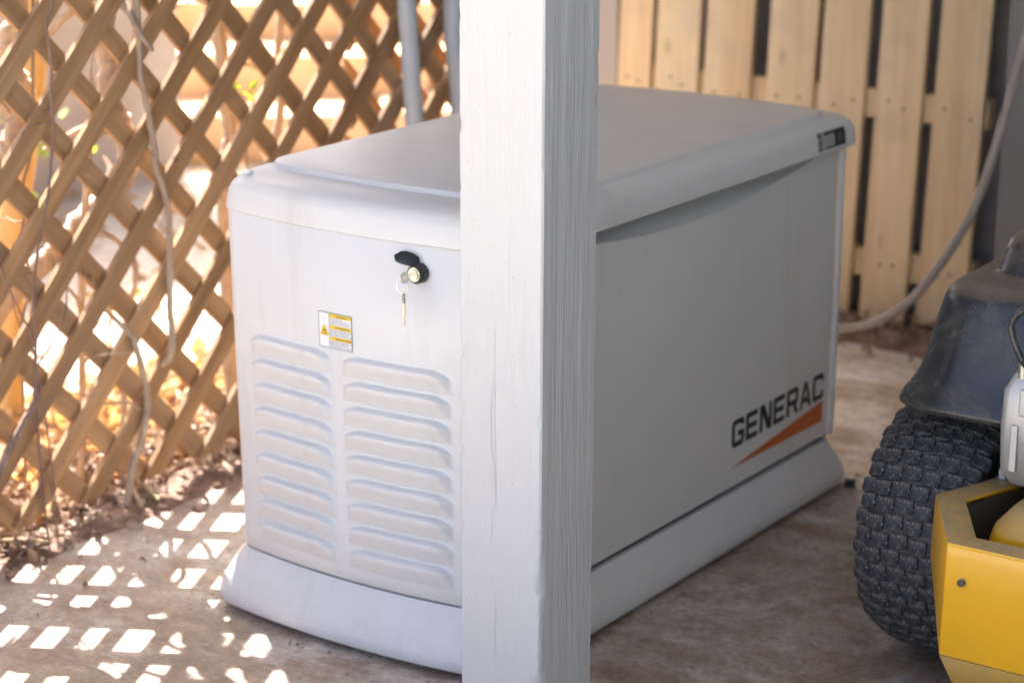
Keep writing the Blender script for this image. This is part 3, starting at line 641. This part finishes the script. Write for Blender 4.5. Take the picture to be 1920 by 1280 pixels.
wheel(.410, .585, True); wheel(1.42, 1.595, False)
# black fender and tank moulding
def fr(z, xm, ym, r): return rrect(xm, 1.30, ym, 1.10, r, 0, z=z)
fen = [fr(*q) for q in ((.462, .455, .400, .075), (.460, .444, .386, .08), (.465, .439, .380, .082), (.474, .441, .382, .082), (.490, .452, .391, .08), (.505, .460, .398, .079), (.520, .4655, .403, .078), (.540, .4705, .408, .077), (.60, .483, .421, .072),
       (.630, .490, .429, .068), (.645, .497, .437, .064), (.654, .507, .449, .060), (.659, .522, .466, .056), (.662, .542, .490, .052), (.664, .548, .498, .051), (.672, .552, .503, .05), (.698, .558, .510, .048), (.716, .564, .518, .046), (.725, .574, .529, .042), (.729, .592, .550, .036), (.727, .615, .575, .03), (.710, .622, .585, .028))]
MB().loft(fen, False, True).obj('fender', M['plastic'], MW, 75)
inner = [fr(.461, .457, .402, .074), fr(.52, .485, .42, .07), fr(.56, .50, .44, .07)]
MB().loft(inner, False, True).obj('fender_liner', M['dark'], MW, 40)
MB().tube([(.640, .60, .715), (.72, .62, .738), (.80, .62, .738)], .014, 10).obj('grab_bar', M['plastic'], MW, True)
# yellow rear frame: folded sheet, open on top
fl = thing  # alias kept short
zt, zb = .351, .178; XR = 1.36
def sheet(nm, pts, F, mt='yellow', par=None, sm=False): return MB().add(pts, F).obj(nm, M[mt], par or MW, sm)
# outline of the top flange (outer, inner)
outer = [(XR, .155), (.656, .155), (.557, .336), (.596, .440), (.640, .60)]; inn = [(XR, .198), (.683, .198), (.606, .337), (.640, .437), (.680, .60)]
def flange(nm, out, inn, z, t, mt):
    V = []; F = []
    for a in (out, inn):
        for x, y in a: V.append((x, y, z))
    n = len(out); V += [(x, y, z-t) for x, y, z_ in V]
    for k in range(n-1): F += [(k, k+1, n+k+1, n+k), (2*n+k, 3*n+k, 3*n+k+1, 2*n+k+1), (k, 2*n+k, 2*n+k+1, k+1), (n+k, n+k+1, 3*n+k+1, 3*n+k)]
    F += [(0, n, 3*n, 2*n), (n-1, 3*n-1, 4*n-1, 2*n-1)]
    return MB().add(V, F).obj(nm, M[mt], MW)
def bevobj(o, w_, seg=3):
    bm = bmesh.new(); bm.from_mesh(o.data); bmesh.ops.remove_doubles(bm, verts=bm.verts, dist=1e-5)
    bmesh.ops.bevel(bm, geom=[e for e in bm.edges if e.is_manifold and e.calc_face_angle(0) > .35], offset=w_, segments=seg, affect='EDGES', profile=.5); bm.to_mesh(o.data); bm.free()
    o.data.polygons.foreach_set('use_smooth', [True]*len(o.data.polygons)); o.data.set_sharp_from_angle(angle=R(38))
# solid bent plate: section loft along the outline so the front, side and chamfer faces share rounded folds
def plate(nm, rings, mt='yellow'):
    o = MB().loft(rings, True, True).obj(nm, M[mt], MW); bevobj(o, .0035); return o
outp = [(XR, .155), (.656, .155), (.557, .336)]
low = [(XR, .150), (.650, .150), (.549, .338)]
rear = []
V = []; F = []
prof_t = 0.006
def off(pl, d): return [(x+(d if x < XR else 0)*(.9 if i else 0), y+d) for i, (x, y) in enumerate(pl)]
A = [(x, y, zt) for x, y in outp]; B = [(XR, .153, zb), (.655, .153, zb), (.553, .338, .253), ]; B2 = [(XR, .176, .128), (.668, .176, .128), (.600, .338, .19)]
Ai = [(x+.004, y+.006, zt) for x, y in outp]; Bi = [(x+.004, y+.006, z) for x, y, z in B]; B2i = [(x+.004, y+.006, z) for x, y, z in B2]
V = A+B+Bi+Ai
for r in range(3):
    for k in range(2): F.append((r*3+k, r*3+k+1, r*3+3+k+1, r*3+3+k))
for k in range(2): F.append((9+k, 10+k, 1+k, k))
F += [(0, 3, 6, 9), (2, 11, 8, 5)]
gd = MB().add(V, F).obj('rear_guard', M['yellow'], MW); bevobj(gd, .0028)
lp = MB().add([(x, y, z-.0006) for x, y, z in B]+B2+B2i+[(x, y, z-.0006) for x, y, z in Bi], [(r_*3+k, r_*3+k+1, r_*3+4+k, r_*3+3+k) for r_ in range(3) for k in range(2)]+[(9, 10, 1, 0), (10, 11, 2, 1), (0, 3, 6, 9), (2, 11, 8, 5)]).obj('lower_lip', M['yellowdirt'], MW); bevobj(lp, .0015, 2)
fg = flange('top_flange', [(x+.0002, y+.0002) for x, y in outer], inn, zt+.0022, .006, 'yellow'); bevobj(fg, .0015, 2)
mb = MB(); disc(mb, (.683, .298), .0052, .0052, .1545, .1475, 16); hb = mb.obj('bolt_hole', M['darksteel'], MW, 40)
mb = MB(); disc(mb, (.683, .298), .0062, .0062, .1542, .1522, 16); mb.obj('hole_rim', M['zinc'], MW, 40)
# hex bolt on the flange
bx, by = .612, .472; mb = MB()
mb.loft([[(bx+r*math.cos(math.pi*k/3), by+r*math.sin(math.pi*k/3), z) for k in range(6)] for r, z in ((.0105, zt+.003), (.0105, zt+.015), (.009, zt+.0168))]); bo = mb.obj('hex_bolt', M['zinc'], MW)
MB().loft([[(bx+.014*math.cos(math.pi*k/10), by+.014*math.sin(math.pi*k/10), z) for k in range(20)] for z in (zt+.001, zt+.0035)]).obj('washer', M['zinc'], bo, 40)
# inside the guard: dark floor and the yellow rounded cover
MB().add([(.665, .2, .24), (XR, .2, .24), (XR, .75, .24), (.65, .75, .24), (.62, .4, .24)], [(0, 1, 2, 3, 4)]).obj('frame_floor', M['darksteel'], MW)
MB().add([(.61, .335, .348), (.645, .44, .348), (.69, .62, .348), (.69, .62, .23), (.645, .44, .23), (.61, .335, .23)], [(0, 1, 4, 5), (1, 2, 3, 4)]).obj('inner_wall', M['darksteel'], MW)
cv = [rrect(.672, 1.2, .262, .52, .03, 0, z=.30), rrect(.668, 1.2, .258, .52, .034, 0, z=.325), rrect(.672, 1.2, .262, .52, .04, 0, z=.345), rrect(.690, 1.19, .285, .51, .04, 0, z=.368), rrect(.705, 1.18, .305, .5, .035, 0, z=.373)]
MB().loft([rrect(.672, 1.2, .262, .52, .03, 0, z=.24)]+cv, False, True).obj('engine_cover', M['yellow'], MW, 40)
# silver gearbox casting with ribs, and the bent black guard bar
gb = MB().loft([rrect(.650, .82, .388, .60, .012, 0, 3, 2, 2, z=.375), rrect(.638, .82, .374, .60, .014, 0, 3, 2, 2, z=.398), rrect(.636, .82, .37, .60, .014, 0, 3, 2, 2, z=.47), rrect(.638, .82, .37, .60, .014, 0, 3, 2, 2, z=.525), rrect(.650, .82, .384, .60, .012, 0, 3, 2, 2, z=.552)]).obj('gearbox', M['alu'], MW, 40)
for x, za in ((.657, .40), (.690, .41), (.722, .40)): MB().box((x, .366, za), (x+.012, .3745, .475), .003).obj('rib', M['alu'], gb)
for x in (.668, .705): MB().box((x, .3655, .490), (x+.022, .3745, .532), .003).obj('boss', M['alu'], gb)
MB().tube([(.665, .385, .545), (.665, .385, .570)], .008, 10).obj('stud', M['zinc'], gb, True)
MB().tube(spline([(.72, .35, .668), (.675, .35, .660), (.656, .35, .638), (.660, .35, .612), (.676, .352, .580), (.690, .365, .562)]), .0052, 8).obj('guard_bar', M['plastic'], MW, True)
MB().tube(spline([(.74, .36, .69), (.695, .36, .668), (.682, .36, .62), (.692, .36, .57), (.72, .36, .53)]), .009, 8).obj('cable_sleeve', M['hose'], MW, True)
# hidden rest: axle, seat, front
MB().tube([(.55, .575, .2215), (1.45, .575, .2215)], .02, 12).obj('axle', M['darksteel'], MW, True)
MB().box((.70, .62, .24), (1.30, 1.9, .30), .01).obj('chassis', M['yellow'], MW)

# ================================================================== VINES AND OUTSIDE
def vine(name, label, P, r0, r1, mt='bark', cat='vine', sub=6, twigs=0, leaf=None):
    pts = spline(P, sub); n = len(pts)
    pts = [p+Vector((random.uniform(-1, 1), random.uniform(-1, 1), random.uniform(-1, 1)))*r0*.12 for p in pts]
    mb = MB(); mb.tube(pts, [r0+(r1-r0)*i/(n-1)+r0*.10*math.sin(i*1.7) for i in range(n)], 9 if r0 > .006 else 6, True, .12)
    for _ in range(twigs):
        i = random.randrange(2, n-2); p = pts[i]; d = Vector((random.uniform(-.5, .5), random.uniform(-1, 1), random.uniform(-.3, 1))).normalized(); q = [p]
        for s in range(5): d = (d+Vector((random.uniform(-.3, .3), random.uniform(-.4, .4), random.uniform(-.5, .2)))).normalized(); q.append(q[-1]+d*random.uniform(.02, .045))
        mb.tube(q, [r1*.6*(1-s*.14) for s in range(6)], 5)
    o = mb.obj(name, M[mt], None, True, tuple(pts[-1])); tag(o, label, cat, 'vines on the lattice'); return o
VN = {
'trunk': [(-1.17, .126, 1.6), (-1.170, 0.126, 1.019), (-1.170, 0.104, 0.945), (-1.170, 0.096, 0.898), (-1.170, 0.108, 0.857), (-1.170, 0.120, 0.827), (-1.170, 0.110, 0.789), (-1.170, 0.091, 0.742), (-1.170, 0.068, 0.705), (-1.170, 0.035, 0.673), (-1.17, -.08, .52), (-1.18, -.12, .3), (-1.2, -.14, 0)],
'bent': [(-1.15, .34, 1.5), (-1.150, 0.328, 1.011), (-1.150, 0.318, 0.943), (-1.150, 0.316, 0.893), (-1.150, 0.324, 0.855), (-1.150, 0.313, 0.801), (-1.150, 0.343, 0.762), (-1.150, 0.358, 0.724), (-1.150, 0.361, 0.682), (-1.150, 0.356, 0.647), (-1.150, 0.324, 0.619), (-1.150, 0.269, 0.597), (-1.150, 0.215, 0.567), (-1.150, 0.174, 0.537), (-1.17, 0.114, 0.490), (-1.20, 0.044, 0.42), (-1.24, -0.011, 0.30), (-1.25, -.03, .15), (-1.26, -.04, -.02)],
'st1': [(-1.075, 0.33, 1.2), (-1.075, 0.330, 0.868), (-1.075, 0.334, 0.828), (-1.075, 0.348, 0.769), (-1.075, 0.360, 0.698), (-1.075, 0.361, 0.667), (-1.075, 0.381, 0.617), (-1.075, 0.391, 0.555), (-1.075, 0.390, 0.472), (-1.075, 0.385, 0.383), (-1.075, 0.387, 0.337), (-1.075, 0.378, 0.285), (-1.115, .37, .24), (-1.16, .36, .1), (-1.17, .36, 0)],
'st2': [(-1.14, .27, .40), (-1.085, 0.284, 0.349), (-1.078, 0.291, 0.321), (-1.078, 0.304, 0.277), (-1.078, 0.314, 0.225), (-1.078, 0.309, 0.178), (-1.078, 0.289, 0.126), (-1.078, 0.268, 0.095), (-1.085, .25, .0)],
'th1': [(-1.078, 0.13, 1.3), (-1.078, 0.121, 1.026), (-1.078, 0.104, 0.971), (-1.078, 0.105, 0.928), (-1.078, 0.110, 0.888), (-1.078, 0.104, 0.841), (-1.078, 0.106, 0.780), (-1.078, 0.098, 0.732), (-1.078, 0.086, 0.667), (-1.078, 0.067, 0.610), (-1.078, 0.050, 0.554), (-1.078, 0.034, 0.477), (-1.078, 0.035, 0.396), (-1.078, 0.027, 0.317), (-1.08, .03, .15), (-1.08, .04, .0)],
'th2': [(-1.13, .13, 1.1), (-1.130, 0.102, 0.765), (-1.130, 0.073, 0.674), (-1.130, 0.071, 0.619), (-1.130, 0.066, 0.586), (-1.130, 0.072, 0.542), (-1.130, 0.075, 0.481), (-1.130, 0.049, 0.405), (-1.14, .05, .2), (-1.15, .05, 0)],
'st3': [(-1.13, .38, 1.3), (-1.130, 0.379, 0.998), (-1.130, 0.379, 0.932), (-1.130, 0.369, 0.883), (-1.130, 0.340, 0.851), (-1.130, 0.321, 0.839), (-1.130, 0.280, 0.792), (-1.130, 0.248, 0.733), (-1.14, .22, .5), (-1.15, .21, .2), (-1.16, .2, 0)],
'col': [(-1.2, .70, 1.4), (-1.200, 0.699, 0.962), (-1.200, 0.693, 0.898), (-1.200, 0.693, 0.811), (-1.200, 0.698, 0.745), (-1.200, 0.712, 0.688), (-1.200, 0.714, 0.654), (-1.200, 0.698, 0.612), (-1.200, 0.688, 0.524), (-1.200, 0.689, 0.410), (-1.2, .69, .2), (-1.2, .70, 0)],
'col2': [(-1.16, .84, 1.4), (-1.160, 0.840, 0.951), (-1.160, 0.834, 0.879), (-1.160, 0.825, 0.829), (-1.160, 0.834, 0.775), (-1.160, 0.828, 0.709), (-1.160, 0.806, 0.633), (-1.160, 0.786, 0.568), (-1.17, .78, .3), (-1.18, .78, 0)],
'br': [(-1.15, .22, .58), (-1.130, 0.268, 0.550), (-1.130, 0.315, 0.517), (-1.130, 0.347, 0.480), (-1.130, 0.349, 0.436), (-1.130, 0.329, 0.392), (-1.130, 0.314, 0.323), (-1.14, .31, .15), (-1.15, .31, 0)],
'grey': [(-1.086, 0.045, 0.31), (-1.078, 0.027, 0.287), (-1.078, -0.002, 0.257), (-1.078, -0.032, 0.223), (-1.078, -0.065, 0.184), (-1.078, -.12, .10), (-1.078, -.16, 0)],
'ta': [(-1.12, .16, .5), (-1.070, 0.099, 0.424), (-1.070, 0.027, 0.349), (-1.070, 0.014, 0.281), (-1.070, 0.022, 0.197), (-1.070, 0.043, 0.123), (-1.07, .05, 0.0)],
'tb': [(-1.075, -.09, .68), (-1.075, -0.048, 0.573), (-1.075, -0.032, 0.531), (-1.075, -0.017, 0.493), (-1.075, 0.000, 0.455), (-1.075, 0.022, 0.400), (-1.075, 0.05, 0.2), (-1.075, .06, 0)],
}
vine('vine', 'thick tan vine trunk at the far left edge behind the lattice', VN['trunk'], .021, .026, twigs=3)
vine('vine', 'thick grey branch bending in a hook behind the lattice', VN['bent'], .019, .022, twigs=8)
vine('vine', 'long thin stem running down in front of the lattice', VN['st1'], .0055, .0075)
vine('vine', 'short curved stem low in front of the lattice', VN['st2'], .0055, .008)
vine('vine', 'thin reddish vine hanging in front of the lattice near the left edge', VN['th1'], .0032, .0026, 'bark2', twigs=4)
vine('vine', 'slender dark vine threading behind the left strips', VN['th2'], .003, .003, 'bark2', twigs=3)
vine('vine', 'knotted stem with dry twigs behind the upper lattice', VN['st3'], .006, .007, 'bark', twigs=9)
vine('vine', 'brown stem behind the lattice above the generator corner', VN['col'], .014, .016, 'bark', twigs=5)
vine('vine', 'forked brown stem behind the lattice, nearest the conduits', VN['col2'], .008, .010, 'bark', twigs=6)
vine('vine', 'small arched side branch below the hooked branch', VN['br'], .0055, .007)
vine('vine', 'short grey stick leaning on the lattice at lower left', VN['grey'], .0065, .008, 'bark2')
vine('vine', 'hair-thin vine looping over the lower lattice', VN['ta'], .0018, .0016, 'bark2')
vine('vine', 'thin red runner at the left border of the lattice', VN['tb'], .0017, .0017, 'bark2')
mb = MB(); mb.tube(spline([(-1.75, .80, 1.7), (-1.750, 0.713, 0.922), (-1.750, 0.692, 0.762), (-1.750, 0.645, 0.557), (-1.750, 0.603, 0.385), (-1.750, 0.583, 0.208), (-1.750, 0.563, -.02)]), .032, 12, True, .08)
tag(mb.obj('leaning_pole', M['ochre'], None, True, (-1.75, .563, 0)), 'ochre wooden pole leaning outside behind the left lattice', 'pole')
# straws and sticks lying under the lattice
for i, (a, b, r, lb) in enumerate((((-1.16, -.065, .018), (-1.065, .028, .012), .004, 'pale straight stick lying on the slab edge at lower left'), ((-1.20, .34, .085), (-1.055, .262, .012), .004, 'dry straw poking out under the lattice, crossing over another'), ((-1.19, .335, .05), (-1.045, .300, .02), .0042, 'dry straw lying flatter under the lattice beside the crossing one'))):
    mb = MB(); mb.tube(spline([a, tuple((Vector(a)+Vector(b))/2+Vector((0, 0, .006))), b], 4), r, 6, True, .1); tag(mb.obj('stick', M['straw'], None, True, b), lb, 'stick')

def leaves(name, N, box, size, mt, hfun, curl=.5, up=.5):
    V = []; F = []
    for _ in range(N):
        x = random.uniform(box[0], box[1]); y = random.uniform(box[2], box[3]); z = hfun(x, y)
        if z is None: continue
        L = random.uniform(*size); W = L*random.uniform(.35, .6); Mx = Matrix.Rotation(random.uniform(0, 6.28), 3, 'Z') @ Matrix.Rotation(random.gauss(0, up), 3, 'X') @ Matrix.Rotation(random.gauss(0, up), 3, 'Y')
        c = random.uniform(-curl, curl)*L; n = len(V); q = []
        for t, wd in ((0, .12), (.3, .85), (.65, .8), (1, .05)):
            zz = c*(t-.5)**2*3; q += [Vector((L*(t-.5), -W*wd/2, zz+abs(wd)*W*.25)), Vector((L*(t-.5), 0, zz)), Vector((L*(t-.5), W*wd/2, zz+abs(wd)*W*.25))]
        V += [tuple(Mx @ p+Vector((x, y, z))) for p in q]
        for s in range(3):
            for e in (0, 1): F.append((n+s*3+e, n+s*3+e+1, n+s*3+e+4, n+s*3+e+3))
    me = bpy.data.meshes.new(name); me.from_pydata(V, [], F); me.update(); me.materials.append(M[mt]); o = bpy.data.objects.new(name, me); C.objects.link(o); o['kind'] = 'stuff'; return o
def h_in(x, y):
    if x > -1.085:
        if random.random() > .55*math.exp(-((x+1.085)/.055)**2): return None
        return random.uniform(.003, .014)
    return random.uniform(.003, .016+.075*math.exp(-((x+1.20)/.07)**2))
tag(leaves('leaf_litter', 5600, (-1.34, -.97, -1.3, 1.6), (.014, .045), 'litter', h_in, .7, .7), 'curled brown dry leaves heaped along the foot of the lattice', 'leaves')
def h_out(x, y):
    return random.uniform(.0, .015+.17*max(0, 1-abs(x+1.33)/.30)*random.random()**1.2)
tag(leaves('fallen_leaves', 2600, (-1.75, -1.16, -.9, 1.7), (.025, .07), 'orangeleaf', h_out, .8, .9), 'orange sunlit dry leaves piled outside the lattice', 'leaves')
def h_far(x, y): return random.uniform(-.015, .02)
tag(leaves('scattered_leaves', 700, (-3.4, -1.75, -.6, 3.4), (.03, .08), 'orangeleaf', h_far, .8, .4), 'tan leaves scattered on the sunny ground beyond the lattice', 'leaves')
def h_slab(x, y): return .006
tag(leaves('leaf_crumbs', 90, (-1.02, -.80, -1.0, 1.0), (.006, .022), 'litter', h_slab, .7, .4), 'small leaf crumbs strewn over the slab edge', 'leaves')
def h_back(x, y): return random.uniform(.004, .05) if random.random() < (y-1.98)/.35 else None
tag(leaves('back_debris', 900, (-.75, .5, 1.98, 2.34), (.012, .04), 'litter', h_back, .7, .6), 'brown leaf debris along the foot of the pallet', 'leaves')
def h_thick(x, y): return random.triangular(1.16, 2.46, 2.3)
tag(leaves('added_thicket', 9000, (-1.42, -1.125, -1.5, 2.3), (.05, .11), 'thicket', h_thick, .6, 1.2), 'unseen dense foliage added over the upper lattice to block light', 'foliage')  # out-of-view foliage added to keep sky glare and sun off the lid
def h_grit(x, y): return .003
tag(leaves('floor_grit', 420, (-1.0, 1.1, -.9, 2.2), (.003, .010), 'litter', h_grit, .5, .5), 'fine grit and leaf flecks scattered over the concrete', 'grit')
def h_base(x, y): return random.uniform(.002, .008) if not (-.63 < x < -.012 and -.02 < y < 1.24) and not (-.55 < x < -.1 and -.024 < y < 1) else None
tag(leaves('base_crumbs', 1500, (-.68, .035, -.06, 1.28), (.004, .014), 'litter', h_base, .6, .5), 'dirt crumbs caught along the foot of the generator', 'grit')
# leafy sprigs
def sprig(label, c, n, spread, lsz, mt='greenleaf'):
    T = thing('leafy_sprig', label, 'plant', (c[0], c[1], 0)); mb = MB(); 
    st = [(c[0], c[1], 0)]+[(c[0]+random.uniform(-.02, .02), c[1]+random.uniform(-.02, .02), c[2]*k/4) for k in range(1, 5)]
    mb.tube(spline(st, 4), .0025, 6); mb.obj('stem', M['bark2'], T, True)
    for _ in range(n):
        p = Vector((c[0]+random.gauss(0, spread*.6), c[1]+random.gauss(0, spread), c[2]+random.gauss(0, spread))); L = lsz*random.uniform(.7, 1.2); W = L*.42
        Mx = Matrix.Rotation(random.uniform(0, 6.28), 3, 'Z') @ Matrix.Rotation(random.uniform(-1, 1), 3, 'X') @ Matrix.Rotation(random.uniform(-1, 1), 3, 'Y')
        q = [Mx @ Vector(v)+p for v in ((-L/2, 0, 0), (-L*.15, -W/2, .15*W), (L*.2, -W*.42, .15*W), (L/2, 0, 0), (L*.2, W*.42, .15*W), (-L*.15, W/2, .15*W), (0, 0, 0))]
        MB().add(q, [(0, 1, 6), (1, 2, 6), (2, 3, 6), (3, 4, 6), (4, 5, 6), (5, 0, 6)]).obj('leaf', M[mt], T)
sprig('small green sprig behind the lattice above the generator lid', (-1.14, .70, .74), 9, .022, .028)
sprig('yellow-green leaves low behind the lattice middle', (-1.22, .36, .40), 12, .035, .04)
sprig('green leaves in the shade beyond the left lattice', (-2.3, 1.15, .42), 26, .10, .06)
# taupe garden wall whose shaded face shows through the upper left, and the sandstone steps right of it
gw = thing('garden_wall', 'taupe rendered garden wall in shade beyond the upper left lattice', 'wall', (-3.4, .5, -.02))
MB().box((-3.52, -3.2, -.03), (-3.30, 2.80, 1.27)).obj('wall_face', M['stucco'], gw)
MB().box((-3.55, -3.23, 1.272), (-3.27, 2.83, 1.33), .008).obj('coping', M['stucco'], gw)
sd_ = Vector((-.66, .75, 0)).normalized(); sr = Vector((sd_.y, -sd_.x, 0)); s0 = Vector((-3.28, 3.05, 0))
ST = thing('stone_steps', 'tan sandstone steps climbing away in the sun beyond the lattice', 'steps', tuple(s0))
for k in range(6):
    for j in range(-2, 2):
        jw = .52; a = s0+sd_*(k*.38)+sr*(j*jw+(.2 if k % 2 else 0)); V = []
        z0, z1 = -.03+k*.15, .15*(k+1)+random.uniform(-.008, .008)
        for z in (z0, z1):
            for u, v in ((.004, 0), (jw-.006, 0), (jw-.006, .39), (.004, .39)): V.append(tuple(a+sr*u+sd_*(v+random.uniform(-.006, .006) if v == 0 else v)+Vector((0, 0, z))))
        o = MB().add(V, [(0, 3, 2, 1), (4, 5, 6, 7), (0, 1, 5, 4), (1, 2, 6, 5), (2, 3, 7, 6), (3, 0, 4, 7)]).obj('step_stone', M['sandstone'], ST); bevobj(o, .012, 2)
